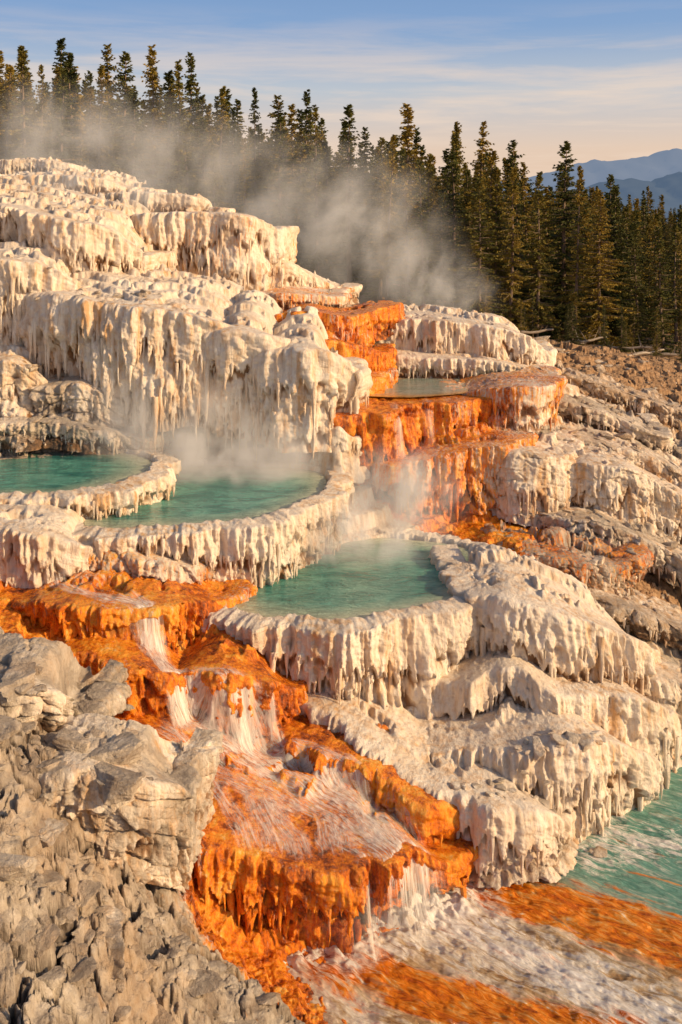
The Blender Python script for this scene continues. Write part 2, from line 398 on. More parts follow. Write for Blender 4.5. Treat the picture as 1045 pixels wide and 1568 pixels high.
    if mode=='rim':
        lip=.035*np.sin(np.clip(back/cap,0,1)*math.pi)+.035*perlin(px*5,py*5,back*3+sd)+.02*perlin(px*13,py*13,back*9+sd)
        inner=-np.clip((back-cap*.55)/(cap*.45),0,1)*.5
        dz+=np.where(back>0,lip+inner,0)
        out-=back*(1.0+.5*perlin(px*2.5,py*2.5,sd))
        X+=nrm[:,0:1]*out; Yg+=nrm[:,1:2]*out
        cav=np.where(back>0,.75,cav)
    else:
        tail=R[:,4:5]
        bk=back*(1-ss(0,1,tail)*.93)
        X+=nrm[:,0:1]*out; Yg+=nrm[:,1:2]*out+bk
        m=ss(0,.45,bk)
        fx=X; fy=Yg
        n1=fbm(fx*1.3+sd,fy*1.3,.5,4); n2=fbm(fx*5,fy*5,.7,5); rg=R1n(perlin(fx*6,fy*2.2,sd))
        dz+=rise*bk+m*(mound*n1*1.6+.06*n2+.03*rg)+.03*np.exp(-bk/.1)*(1-m)*perlin(px*4,py*4,sd)
        hh=.16; q_=(rise*bk+mound*2.0*n1+.05*n2+.02*rg)/hh
        fr_=q_-np.floor(q_)
        dz+=m*hh*.85*(ss(.72,1,fr_)-fr_)
        if rock>.25:
            wv,wt,wc=worley(fx*1.6+.3*n2,fy*2+.3*n1,3)
            dz+=m*min(1,rock)*(.18*(wv-.5)+.12*wt-.08*(1-ss(0,.1,wc)))
        cav=np.where(bk>.03,np.clip(.70+.45*n2-.22*(fr_>.75),0,1),cav)
    Z=Z+dz-dep
    hb=.016*fbm(X*14,Yg*14,Z*14,3); Z=Z+hb*(back>0)
    Yg=Yg-hb*1.2*(back==0)
    V=np.stack([X.ravel(),Yg.ravel(),Z.ravel()],1)
    nn=fbm(X*.9+sd,Yg*.9,Z*.5,3)
    def msk(v): return np.clip(v+.45*nn*(1 if 0<v<1 else .0),0,1)
    oo=msk(orange)*np.ones_like(X); ro=msk(rock)*np.ones_like(X); cav=np.clip(cav,0,1)
    F_=grid_faces(n,nq)
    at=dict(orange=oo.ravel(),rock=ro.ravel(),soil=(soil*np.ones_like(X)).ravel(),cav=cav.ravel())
    if ice>0:
        Ltot=s[-1]; cnt=int(Ltot*12*ice)
        VV=[V];FF=[F_];off=len(V); ex={k_:[at[k_]] for k_ in at}
        for e in Eb:
            for _ in range(cnt):
                i=g.integers(2,n-2)
                if R[i,4]>.8: continue
                if g.random()<.5 and perlin(px[i,0]*1.2,py[i,0]*1.2,sd)<0: continue
                ee=float(e[i,0])-.02
                j=nc+nr+int(np.clip((ee-r)/(D[i]-r),0,1)*(nw-1)); j=min(j,nq-1)
                base=np.array([X[i,j],Yg[i,j],Z[i,j]])-np.array([nrm[i,0],nrm[i,1],0])*.03
                ln=min(float(g.lognormal(-1.9,.6))*(.6+.5*D[i]),D[i]*.6); rd=g.uniform(.013,.036)*(1+ln)
                rg_=[]
                K=5
                for (tt,rr) in ((-.25,.9),(0.,1.05),(.35,.8),(.7,.45),(1.,.08)):
                    cc=base+np.array([g.normal()*.006,g.normal()*.006,-ln*tt])
                    an=np.arange(K)*2*math.pi/K+g.uniform(0,1)
                    rg_.append(cc+np.stack([np.cos(an)*rd*rr,np.sin(an)*rd*rr,np.zeros(K)],1))
                VV.append(np.vstack(rg_)); a_=np.arange(4)[:,None]*K+np.arange(K)[None,:]; b_=np.arange(4)[:,None]*K+(np.arange(K)[None,:]+1)%K
                FF.append(off+np.stack([a_.ravel(),a_.ravel()+K,b_.ravel()+K,b_.ravel()],1))
                m_=K*5; off+=m_
                ex['orange'].append(np.full(m_,oo[i,j])); ex['rock'].append(np.full(m_,ro[i,j]*.6)); ex['soil'].append(np.zeros(m_)); ex['cav'].append(np.full(m_,g.uniform(.45,.8)))
        V=np.vstack(VV); F_=np.vstack(FF); at={k_:np.concatenate(ex[k_]) for k_ in ex}
    return make_obj(name,V,F_,TRAV,at,parent=parent), R

TR=empty('travertine_terraces')
def T(*a,**k): return terrace('terrace_curtain',*a,parent=TR,**k)
ST=empty('orange_cascade_steps')
def TO(*a,**k): return terrace('cascade_step',*a,parent=ST,**{**dict(ice=.6),**k})
# -- top tiers
T([(-90,250,32,.8),(50,244,32,.8),(105,252,32,.8),(115,264,33,.6)],cap=2)
T([(-90,278,28,1.1),(60,268,28,1.0),(140,272,28,.8),(190,286,28.5,.5)],cap=3,rise=.1)
T([(100,305,27,.6),(200,294,27,.7),(290,300,27,.7),(310,318,27.5,.6)],cap=2.5,rise=.03,orange=.12)
T([(165,340,25.5,1.5),(230,327,25,1.9),(310,325,24.8,2.0),(370,330,24.8,2.0),(402,348,25.4,1.7)],cap=2.4,rise=.02,orange=.18,amp=1.2)
T([(-90,305,22.5,1.5),(20,315,22.3,1.5),(100,335,22,1.4),(160,350,22.2,1.4),(205,388,22.8,1.0)],cap=4,rise=.14,mound=.16,amp=1.2)
T([(385,398,26,.8),(430,402,26,.7),(465,418,26.6,.6),(515,440,27.2,.5)],cap=1.5)
T([(370,450,24.4,.6),(430,447,24,.5),(495,452,24.5,.5)],cap=2.5,rise=.03,orange=.4)
# -- big curtains
T([(-90,402,20.6,1.7),(20,395,20.4,1.8),(70,410,20.6,1.7),(100,435,21,1.4)],cap=2.2,rise=.2,mound=.16,tiers=3,amp=1.2)
T([(70,445,20.6,1.9),(110,447,20.0,2.2),(180,462,19.7,2.4),(250,470,19.6,2.4),(300,482,19.7,2.2),(345,502,20.2,2.1)],cap=3.2,rise=.19,mound=.18,tiers=3,amp=1.45,r=.12,flare=-.05,ice=1.9)
T([(325,512,20.0,1.9),(362,500,19.5,2.2),(398,512,19.7,2.1),(415,530,20.2,1.8)],cap=3.2,rise=.16,tiers=3,amp=1.3,r=.12,flare=-.05,ice=1.8)
T([(400,548,19.9,1.6),(440,530,19.3,2.0),(480,532,19.3,2.0),(503,565,19.8,1.6)],cap=3,rise=.15,tiers=3,r=.14,flare=-.03,mound=.12,amp=1.3,ice=1.6)
T([(505,660,19.3,.9),(520,655,19.1,1.0),(535,668,19.3,.9)],cap=.8,tiers=1)
# -- left rocky ledges
T([(-90,550,19.7,1.1),(20,548,19.5,1.1),(60,580,19.8,.9)],cap=1.5,rise=.25,rock=.3)
T([(60,590,19.6,.8),(130,585,19.4,.8),(180,610,19.6,.7)],cap=1.2,rise=.2,rock=.5)
T([(-90,645,18.95,.6),(60,645,18.9,.5),(150,655,19.1,.5),(215,668,19.4,.5)],cap=1,rise=.2,rock=.45)
# -- orange steps
TO([(430,482,22.8,.7),(470,474,22.4,.8),(520,482,22.7,.8),(568,470,23.6,.8)],cap=1.5,orange=.8,rise=.02,amp=1.3)
TO([(440,524,22.2,1.0),(480,516,21.7,1.0),(530,526,22.1,1.0),(564,536,22.8,.9)],cap=.9,orange=.75,amp=1.3)
TO([(465,572,21.7,.9),(505,562,21.1,1.0),(540,574,21.5,1.0),(560,570,22.0,1.)],cap=.8,orange=.75,amp=1.3)
T([(565,492,24.6,1.3),(640,486,24.5,1.3),(720,494,24.3,1.3),(790,508,24.3,1.2),(818,535,24.8,1.1)],cap=2,rise=.08,orange=.08)
T([(575,535,23.9,.7),(660,545,23.6,.6),(740,548,23.6,.6),(810,562,23.9,.6)],cap=.8)
T([(800,560,24.6,.8),(850,585,24.6,.7),(870,610,25,.6)],cap=1.5,rock=.2)
# -- orange cascade under the upper shallow pool
TO([(500,636,20.2,1.6),(535,627,19.95,1.9),(600,620,20.4,2.0),(640,613,20.9,2.0),(700,606,21.4,1.6),(725,600,21.9,1.0)],cap=2.2,rise=0,orange=.9,tiers=4,amp=1.6,z0=-3.93,mound=.02,ice=1)
TO([(620,700,19.9,1.1),(690,685,19.9,1.3),(750,672,20.2,1.3),(785,665,20.7,1.2)],cap=1.2,orange=.62,rise=.2,amp=1.5,ice=1)
TO([(722,598,21.7,.9),(770,590,21.2,1.0),(812,586,21.2,1.0),(832,578,21.9,.9)],cap=1.6,orange=.5,rise=0.02,mound=.03,ice=1)
T([(735,692,20.3,1.2),(790,688,19.8,1.4),(850,698,19.8,1.4),(868,690,20.4,1.3)],cap=1.2,rise=.1,rock=.28)
T([(862,716,20.4,1.2),(900,705,20,1.3),(965,715,20,1.3),(1000,735,20.2,1.2),(1080,772,20.4,.9)],cap=1.2,rise=.1,rock=.26)
T([(790,652,22,.7),(880,668,21.5,.8),(1000,698,21.5,.7),(1080,745,21.5,.6)],cap=1.8,rise=.08,rock=.35)
T([(820,605,23.4,.5),(900,620,23.2,.5),(1000,660,23.2,.5)],cap=1.8,rise=.06,rock=.45)
T([(880,575,26.5,.5),(960,600,26.5,.5),(1080,640,26.5,.5)],cap=1.5,rise=.06,rock=.4,soil=.5)
T([(790,835,18,.5),(860,850,17.6,.6),(930,860,17.8,.6),(965,842,18.4,.6)],cap=1,rise=.05,rock=.6,orange=.4)
T([(860,790,19.3,.6),(930,800,19,.6),(1045,850,19,.6),(1090,870,19,.6)],cap=1,rise=.1,rock=.5)
T([(900,905,17.4,.4),(980,930,17.2,.4),(1090,975,17.2,.4)],cap=1,rise=.05,rock=.45,soil=.4)
# -- lower right lobes
T([(745,895,15.6,1.2),(790,903,15.3,1.3),(850,928,15.2,1.3),(905,950,15.5,1.2),(955,975,16.1,1.0),(968,988,16.8,1.)],cap=1.6,rise=.06,tiers=3,amp=1.2)
T([(930,1040,16.1,1.1),(1000,1030,16.1,1.1),(1090,1045,16.4,1.0)],cap=1.4,rise=.1,rock=.35)
T([(700,1030,14.9,1.2),(780,1010,14.8,1.2),(850,1040,14.8,1.2),(905,1050,14.8,1.2),(960,1058,15.0,1.35),(985,1085,15.6,1.2)],cap=1.2,rise=.1,tiers=3,amp=1.2)
T([(640,1120,14.2,.9),(700,1128,14.0,1.2),(790,1120,13.9,1.4),(860,1112,13.9,1.45),(915,1122,14.2,1.35),(935,1145,14.8,1.2)],cap=1.2,rise=.12,tiers=3,flare=.05,r=.12,ice=1.4,amp=1.25)
T([(520,1070,14.15,.6),(600,1125,13.65,.8),(660,1175,13.3,1.1),(730,1195,13.15,1.25),(790,1212,13.15,1.15),(818,1238,13.5,1.0)],cap=1.1,rise=.12,tiers=3,flare=.0,r=.12,ice=1.4,amp=1.25)
T([(740,1290,12.95,.35),(800,1280,12.9,.45),(850,1270,13.2,.4)],cap=.6,rise=.1,tiers=1,rock=.4)
# -- left front
T([(-90,800,15,1.2),(20,802,14.9,1.3),(80,815,14.9,1.2),(108,832,15.2,1.0)],cap=1.1,rise=.04,tiers=3)
T([(100,835,15.7,.7),(180,838,15.4,.6),(240,850,15.4,.6),(300,858,15.7,.6)],cap=.8,rise=.05,rock=.4,orange=.4)
TO([(50,908,14.5,.7),(110,902,14.3,.8),(200,915,14.2,.8),(280,910,14.8,.7),(325,912,15.2,.7)],cap=.9,orange=.85,rise=.03,amp=1.3)
TO([(60,985,13.9,1.0),(105,988,13.6,1.0),(150,988,13.5,1.0),(220,1003,13.5,.9),(270,1022,13.8,.8)],cap=1,orange=.95,rise=.06,amp=1.3,ice=1)
TO([(275,1015,14.2,1.0),(330,1003,13.8,1.1),(390,1022,13.85,1.0),(425,1045,14.2,.7)],cap=.9,orange=.95,rise=.08,amp=1.4)
TO([(265,1222,12.05,.7),(330,1242,11.9,1.1),(400,1265,11.85,1.3),(470,1280,11.9,1.2),(540,1265,12.2,1.1),(590,1262,12.5,1.0),(630,1285,12.8,.8)],cap=1.1,orange=.95,rise=.06,tiers=4,amp=1.6,ice=1)
TO([(470,1112,13.7,.5),(560,1150,13.3,.6),(620,1188,13.05,1.1),(655,1208,13.05,1.2),(668,1232,13.5,1.0)],cap=.9,orange=.95,rise=.1,tiers=3,r=.12,amp=1.4,ice=1)
TO([(160,1095,13.1,.4),(230,1110,12.9,.5),(320,1140,12.9,.4),(400,1170,13.1,.4)],cap=.7,orange=1.,rise=.05,tiers=1)
RK=empty('foreground_rock_ledges')
def TK(*a,**k): return terrace('rock_ledge',*a,parent=RK,**k)
TK([(40,1155,10.2,.8),(120,1155,10.05,1.0),(200,1177,10.15,1.1),(242,1198,10.6,1.1)],cap=.8,rise=.03,rock=.40,ice=0,amp=1.)
TK([(-90,1040,10.7,.7),(20,1038,10.6,.7),(65,1052,10.8,.7),(95,1090,11.3,.6)],cap=1.0,rise=.08,rock=.6,ice=0)

# ---------------------------------------------------------------- pools
def pool(name,pts,h,mat):
    root=empty(name)
    P=[]
    for (u,v,D) in pts: Y=F*h/(v-VH); P.append((u,v,Y,D))
    o,R=terrace('rim',P,mode='rim',closed=True,cap=.20,z0=-h,r=.05,flare=.10,tiers=3,parent=root,amp=1.3,ice=1.3)
    xy=R[:,:2][::6]; c=xy.mean(0); n=len(xy); M=24
    V=[];E=[]
    for j in range(M+1):
        f=j/M; q=c+(xy-c)*f
        V.append(np.column_stack([q,np.full(n,-h-.035)])); E.append(np.full(n,f**3))
    V=np.vstack(V); E=np.concatenate(E)
    i=np.arange(n); ip=(i+1)%n
    Fc=np.vstack([np.stack([j*n+i,(j+1)*n+i,(j+1)*n+ip,j*n+ip],1) for j in range(M)])
    make_obj('water',V,Fc,mat,dict(edge=E),parent=root)
pool('lower_hot_spring_pool',[(338,925,.6),(400,940,.8),(480,947,1.2),(560,943,1.5),(640,930,1.8),(700,908,1.6),(742,878,1.2),(738,850,.6),(700,833,.3),(630,824,.3),(540,820,.4),(450,838,.4),(385,872,.4),(345,902,.4)],6.0,POOL)
pool('middle_hot_spring_pool',[(140,806,.5),(260,805,.9),(350,799,1.05),(430,782,1.05),(482,757,1.0),(500,736,.8),(480,718,.3),(400,712,.3),(300,710,.3),(225,716,.3),(180,745,.3),(140,780,.3)],5.0,POOL)
pool('left_hot_spring_pool',[(-120,756,.7),(0,757,.7),(100,754,.7),(180,737,.7),(232,713,.6),(215,696,.3),(150,689,.3),(0,690,.3),(-120,692,.3)],4.6,POOL)
P=[S(u,v,F*3.86/(v-VH)) for (u,v) in [(545,602),(620,607),(690,603),(740,597),(800,588),(815,578),(780,570),(700,568),(620,574),(570,585)]]
R,_=spline([(p[0],p[1],p[2]) for p in P],.08,True); xy=R[:,:2]; c=xy.mean(0); n=len(xy)
V=[];E=[]
for j in range(13):
    f=j/12; V.append(np.column_stack([c+(xy-c)*f,np.full(n,-3.88)])); E.append(np.full(n,f**3))
i=np.arange(n); ip=(i+1)%n
make_obj('shallow_spring_water',np.vstack(V),np.vstack([np.stack([j*n+i,(j+1)*n+i,(j+1)*n+ip,j*n+ip],1) for j in range(12)]),OPOOL,dict(edge=np.concatenate(E)))
print('terraces',time.time()-T0)

# ---------------------------------------------------------------- river
def pdist(x,y,P):
    d=np.full(x.shape,1e9)
    for (x0,y0),(x1,y1) in zip(P[:-1],P[1:]):
        dx,dy=x1-x0,y1-y0; t=np.clip(((x-x0)*dx+(y-y0)*dy)/(dx*dx+dy*dy),0,1)
        d=np.minimum(d,np.hypot(x-x0-t*dx,y-y0-t*dy))
    return d
def riv(u,v): Y=F*8.7/(v-VH); return ((u-UC)/F*Y,Y)
rx=np.linspace(-2,14,1100); ry=np.linspace(7.5,17,750)
RX,RY=np.meshgrid(rx,ry)
ca,sa=math.cos(math.radians(31)),math.sin(math.radians(31))
fu=RX*ca-RY*sa; fv=RX*sa+RY*ca
wx=RX+.25*fbm(RX*1.3,RY*1.3,5.,4); wy=RY+.25*fbm(RX*1.3,RY*1.3,9.,4)
d1=pdist(wx,wy,[riv(660,1320),riv(800,1370),riv(930,1410),riv(1100,1460)])
d2=pdist(wx,wy,[riv(500,1460),riv(580,1500),riv(700,1540),riv(850,1570),riv(1000,1600)])
d3=pdist(wx,wy,[riv(800,1370),riv(950,1440),riv(1100,1500)])
og=np.maximum.reduce([1-ss(.05,.7,d1),1-ss(.05,.6,d2),(1-ss(.0,.5,d3))*.9])
df=pdist(wx,wy,[riv(420,1450),riv(520,1440),riv(620,1400),riv(680,1380)]); df2=pdist(wx,wy,[riv(640,1400),riv(760,1440),riv(900,1510),riv(1000,1560)])
dl=pdist(wx,wy,[riv(930,1200),riv(940,1270),riv(880,1310),riv(1040,1290)])
foam=np.maximum.reduce([1-ss(.1,1.1,df),.8*(1-ss(0,.9,df2)),.75*(1-ss(0,.7,dl))])
tan_=1-ss(0,1.0,(RX-3.3)*.6+(RY-11.9)*.9)
act=np.clip(foam+tan_*.6,0,1)
rz=-8.70+(.03+.05*act)*fbm(fu*1.6,fv*4.5,0.,5)+(.02+.02*act)*fbm(fu*5,fv*10,2.,4)+.04*og*(.5+fbm(fu*2,fv*5,7.,4))+.16*(1-ss(0,.55,df))*np.abs(fbm(RX*3.5,RY*3.5,1.,5))*2
make_obj('river_water',np.stack([RX.ravel(),RY.ravel(),rz.ravel()],1),grid_faces(len(ry),len(rx))[:,::-1],RIVER,
   dict(orange=og,foam=foam,tan=tan_))

# ---------------------------------------------------------------- draped water
bpy.context.view_layer.update()
dg=bpy.context.evaluated_depsgraph_get()
def hit(x,y,top=5):
    ok,loc,nr,idx,ob,_=sc.ray_cast(dg,Vector((x,y,top)),Vector((0,0,-1)))
    return loc.z if ok else -9.
WF=empty('cascading_water')
def ribbon(pts,gain=1.,step=.03,wstep=.025):
    P=[]
    for (u,v,Y,w) in pts:
        x,y,z=S(u,v,Y); P.append((x,y,z,w))
    R,s=spline(P,step)
    tan=np.gradient(R[:,:2],axis=0)
    k=15; ker=np.ones(k)/k
    for j in range(2): tan[:,j]=np.convolve(np.pad(tan[:,j],(k,k),mode='edge'),ker,'same')[k:-k]
    tan/=np.linalg.norm(tan,axis=1)[:,None]+1e-9
    pr=np.stack([-tan[:,1],tan[:,0]],1)
    m=max(6,int(max(p[3] for p in P)/wstep)); t=np.linspace(-1,1,m)
    wob=1+.35*perlin(s*2.3,s*0+_seed[0]); _seed[0]+=1
    X=R[:,0:1]+pr[:,0:1]*t*R[:,3:4]*.5*wob[:,None]; Y=R[:,1:2]+pr[:,1:2]*t*R[:,3:4]*.5*wob[:,None]
    Z=np.array([[hit(X[i,j],Y[i,j]) for j in range(m)] for i in range(len(R))])
    Z=np.maximum(Z,-8.68)
    Zp=np.pad(Z,((4,4),(2,2)),mode='edge')
    Zm=sum(Zp[a:a+Z.shape[0],b:b+Z.shape[1]] for a in range(9) for b in range(5))/45
    Z=np.maximum(Z*.5+Zm*.5,Zm)+.02+.015*perlin(X*20,Y*20,Z*3)
    gz_=np.abs(np.gradient(Z,axis=0))/step; steep=np.clip(gz_*.6,0,1)
    dzl=np.abs(np.diff(Z.mean(1),prepend=Z[0].mean())); al=np.cumsum(np.hypot(dzl,step))+_seed[0]*7
    fade=(1-np.abs(t)[None,:]**2)*np.minimum(1,np.minimum(s,s[-1]-s)/.3)[:,None]
    make_obj('water_sheet',np.stack([X.ravel(),Y.ravel(),Z.ravel()],1),grid_faces(*X.shape),FALL,
      dict(across=(t[None,:]*R[:,3:4]).ravel(),along=np.repeat(al,m),fade=fade.ravel(),steep=steep.ravel(),gain=np.full(X.size,gain)),parent=WF)
ribbon([(85,895,14.7,.2),(110,925,14.3,.3),(150,950,14.1,.35),(220,985,13.9,.45),(260,1050,13.3,.5),(310,1110,13.2,.6),(360,1150,13.1,.7),(430,1190,12.9,.85),(500,1240,12.6,1.1),(560,1300,12.2,1.4),(600,1400,11.9,1.5),(640,1440,11.6,1.5)])
ribbon([(350,1120,13.3,.4),(430,1150,13.2,.5),(500,1190,13,.5),(560,1260,12.6,.7),(590,1330,12.2,.8),(620,1420,11.8,.9)],.9)
ribbon([(310,1170,12.7,.3),(340,1235,12.2,.3),(365,1300,11.8,.35),(385,1440,11.3,.4)],.8)
ribbon([(370,1200,12.6,.3),(395,1265,12.0,.3),(410,1330,11.7,.35),(420,1440,11.3,.4)],.7)
ribbon([(400,1210,12.5,.4),(430,1270,11.95,.4),(450,1330,11.7,.5),(460,1450,11.3,.5)],.8)
ribbon([(500,1240,12.4,.5),(510,1290,11.9,.5),(520,1430,11.5,.7)])
ribbon([(560,1250,12.7,.4),(575,1300,12.2,.5),(590,1420,11.8,.6)])
ribbon([(190,905,14.5,.25),(215,950,14.1,.3),(240,1005,13.6,.35),(285,1080,13.0,.4),(300,1130,12.9,.4)],.8)
ribbon([(230,1100,12.9,.3),(290,1160,12.7,.4),(380,1210,12.5,.5),(480,1260,12.2,.5)],.7)
ribbon([(600,615,20.6,.3),(605,640,20.2,.3),(625,770,19.3,.5)],.45)
ribbon([(650,608,21.,.2),(655,640,20.6,.25),(665,700,19.9,.3),(670,780,19.4,.4)],.4)
print('ribbons',time.time()-T0)

# ---------------------------------------------------------------- rocks
def ico(sub):
    bm=bmesh.new(); bmesh.ops.create_icosphere(bm,subdivisions=sub,radius=1)
    v=np.array([x.co[:] for x in bm.verts]); f=np.array([[q.index for q in p.verts] for p in bm.faces]); bm.free(); return v,f
IV,IF=ico(5); IV2,IF2=ico(3)
def rock_mesh(size,lo=False):
    v,f=(IV2,IF2) if lo else (IV,IF)
    v=v/np.linalg.norm(v,axis=1)[:,None]
    k=11; nn=rng.normal(size=(k,3)); nn/=np.linalg.norm(nn,axis=1)[:,None]; dd=rng.uniform(.42,.9,k)
    nn=np.vstack([nn,[[0,0,1],[0,0,-1]]]); dd=np.append(dd,[.5,.5])
    dt=v@nn.T; rr=np.min(np.where(dt>.05,dd/np.maximum(dt,.05),9),axis=1); rr=np.minimum(rr,1.3)
    o=rng.uniform(0,50,3); rr=rr*(1+.17*fbm(v[:,0]*2+o[0],v[:,1]*2+o[1],v[:,2]*5+o[2],6))
    w=v*rr[:,None]*np.array([1.15,rng.uniform(.7,1.1),rng.uniform(.45,.8)])*size
    th=rng.uniform(0,6.28); c,s_=math.cos(th),math.sin(th)
    ti=rng.uniform(-.35,.35); c2,s2=math.cos(ti),math.sin(ti)
    w=w@np.array([[1,0,0],[0,c2,-s2],[0,s2,c2]])@np.array([[c,-s_,0],[s_,c,0],[0,0,1]]); return w,f
def scatter(name,spots,rockv,soilv=0.,orange=0.):
    Vs=[];Fs=[];off=0
    for (x,y,sz) in spots:
        z=hit(x,y); w,f=rock_mesh(sz,sz<.14)
        Vs.append(w+np.array([x,y,z+sz*.05])); Fs.append(f+off); off+=len(w)
    V=np.vstack(Vs); n=len(V)
    cav=np.clip(.62+.4*fbm(V[:,0]*4,V[:,1]*4,V[:,2]*6,3),0,1)
    rv=np.clip(rockv+.4*fbm(V[:,0]*1.5,V[:,1]*1.5,V[:,2]*1.5,3),0,1)
    return make_obj(name,V,np.vstack(Fs),TRAV,dict(orange=np.full(n,orange),rock=rv,soil=np.full(n,soilv),cav=cav),sharp=math.radians(32))
sp=[]
for _ in range(240):
    u=rng.uniform(-30,450); v=rng.uniform(1090,1600)
    lim=40+ (v-1050)*.76
    if u>lim: continue
    Y=11.2-(v-1000)/568*3.4+ (u/400)*1.6
    sp.append(((u-UC)/F*Y,Y,float(np.clip(rng.lognormal(-2.6,.75),.03,.30))))
scatter('boulder_rubble',sp,.68)
sp=[]
for _ in range(300):
    Y=rng.uniform(17.5,34); X=rng.uniform(.2,.40)*Y
    if X<.22*Y+.0*Y and Y<26: continue
    sp.append((X,Y,float(np.clip(rng.lognormal(-2.7,.6),.03,.3))))
for _ in range(40):
    Y=rng.uniform(18.8,20.5); X=rng.uniform(-7.5,-3.3); sp.append((X,Y,float(np.clip(rng.lognormal(-2.5,.5),.05,.22))))
scatter('hillside_rubble',sp,.55,.3)
sp=[]
for _ in range(60):   # half-drowned stones at the waterline
    a_=rng.uniform(0,1); u=700+a_*230+rng.normal()*18; v=1345-a_*70+rng.normal()*10
    Y=F*8.7/(v-VH); sp.append(((u-UC)/F*Y,Y,float(np.clip(rng.lognormal(-2.9,.5),.02,.14))))
scatter('shoreline_stones',sp,.45)
print('rocks',time.time()-T0)

# ---------------------------------------------------------------- trees
def mat_leaf():
    m,t,bs=new_mat('conifer_needles')
    tc=t.node('ShaderNodeTexCoord').outputs['Object']; oi=t.node('ShaderNodeObjectInfo').outputs['Random']
    n=t.noise(tc,1.3,4,.6); f=t.math('ADD',t.math('MULTIPLY',n,.7),t.math('MULTIPLY',oi,.38))
    c=t.ramp(f,[(.3,(.04,.055,.016)),(.50,(.12,.12,.025)),(.72,(.32,.22,.035))])
    t.l.new(c,bs.inputs['Base Color']); bs.inputs['Roughness'].default_value=.7
    bs.inputs['Specular IOR Level'].default_value=.25
    return m
LEAF=mat_leaf()
mb,tb,bb=new_mat('bark'); tcb=tb.node('ShaderNodeTexCoord').outputs['Object']
tb.l.new(tb.ramp(tb.noise(tb.mapping(tcb,(8,8,1)),3,5),[(.3,(.08,.055,.04)),(.7,(.28,.20,.14))]),bb.inputs['Base Color']); bb.inputs['Roughness'].default_value=.9
BARK=mb
def conifer(seed,R=1.05,H=8.,start=.1,dens=1.):
    g=np.random.default_rng(seed)
    V=[];Fc=[];M=[]
    nseg=9
    for i in range(nseg):
        z=H*i/(nseg-1); rad=.11*(1-i/(nseg-1))**.9+.006
        for k in range(6): V.append((rad*math.cos(k*1.047)+.04*math.sin(i+seed),rad*math.sin(k*1.047),z-.3*(i==0)))
    for i in range(nseg-1):
        for k in range(6):
            a_,b_=i*6+k,i*6+(k+1)%6; Fc.append((a_,b_,b_+6)); Fc.append((a_,b_+6,a_+6)); M+= [0,0]
    V=[np.array(V)]; Fc=[np.array(Fc)]; off=nseg*6
    z=start*H
    lop=g.uniform(0,6.28)
    while z<H*.995:
        fr=z/H; L0=R*(1-fr)**.85*(1 if fr>.2 else .75+1.25*fr)*g.uniform(.7,1.2)
        nb=int(g.integers(5,10)*dens) if fr<.9 else 5
        for b in range(nb):
            an=g.uniform(0,6.283)
            L=L0*g.uniform(.45,1.25)*(1+.2*math.cos(an-lop+fr*5))+.05; dr=g.uniform(-.35,.05)-.25*(1-fr)+(.7 if fr>.9 else 0)*fr
            dirv=np.array([math.cos(an),math.sin(an),dr]); dirv/=np.linalg.norm(dirv); side=np.array([-math.sin(an),math.cos(an),0])
            zb=z+g.uniform(-.12,.12)
            n=int(max(3,L/.11)); ts=np.linspace(.12,1,n)
            p=np.array([0,0,zb])+dirv*(ts*L)[:,None]; p[:,2]+=.20*L*ts**2
            m=8
            pp=np.repeat(p,m,0); q=len(pp)
            sgn=g.uniform(-1,1,q); fw=g.uniform(.25,1.,q)
            d=dirv*fw[:,None]+side*sgn[:,None]*1.0+np.array([0,0,1])*g.uniform(-.6,.25,q)[:,None]
            d/=np.linalg.norm(d,axis=1)[:,None]
            ln=g.uniform(.08,.23,q)*(1.15-.4*np.repeat(ts,m))*(.75+.4*(1-fr))
            wv=np.cross(d,g.normal(size=(q,3))); wv/=np.linalg.norm(wv,axis=1)[:,None]; wd=g.uniform(.02,.05,q)
            t0=pp+wv*wd[:,None]; t1=pp-wv*wd[:,None]; t2=pp+d*ln[:,None]
            V.append(np.stack([t0,t1,t2],1).reshape(-1,3)); Fc.append(off+np.arange(q*3).reshape(-1,3)); M+=[1]*q; off+=q*3
            tip=p[-1]; bse=np.array([0,0,zb])
            V.append(np.array([bse+[0,0,.02],bse-[0,0,.02],tip])); Fc.append(np.array([[off,off+1,off+2]])); M.append(0); off+=3
        z+=g.uniform(.14,.29)*(1.0 if fr<.8 else .7)
    V=np.vstack(V); Fc=np.vstack(Fc)
    me=bpy.data.meshes.new('conifer'); me.vertices.add(len(V)); me.vertices.foreach_set('co',V.astype(np.float32).ravel())
    me.loops.add(Fc.size); me.loops.foreach_set('vertex_index',Fc.astype(np.int32).ravel()); me.polygons.add(len(Fc))
    me.polygons.foreach_set('loop_start',np.arange(0,Fc.size,3,dtype=np.int32)); me.polygons.foreach_set('loop_total',np.full(len(Fc),3,np.int32))
    me.materials.append(BARK); me.materials.append(LEAF); me.polygons.foreach_set('material_index',np.array(M,np.int32)); me.update()
    return me
TM=[conifer(1,1.4,8,.08),conifer(2,1.2,8,.14),conifer(3,1.7,8,.05),conifer(4,1.1,8,.22,.8),conifer(5,1.45,8,.10,.9),conifer(6,1.85,8,.03,1.1),conifer(7,1.25,8,.25,.75)]
FO=empty('conifer_forest')
cnt=0
def tree(x,y,h,front):
    global cnt
    o=bpy.data.objects.new('pine_tree' if front else 'conifer',TM[rng.integers(len(TM))])
    z=hit(x,y,60); o.location=(x,y,z-.1); s_=h/8.; o.scale=(s_*rng.uniform(.85,1.3),)*2+(s_,)
    o.rotation_euler=(rng.uniform(-.04,.04),rng.uniform(-.04,.04),rng.uniform(0,6.28))
    sc.collection.objects.link(o)
    if not front: o.parent=FO
    cnt+=1
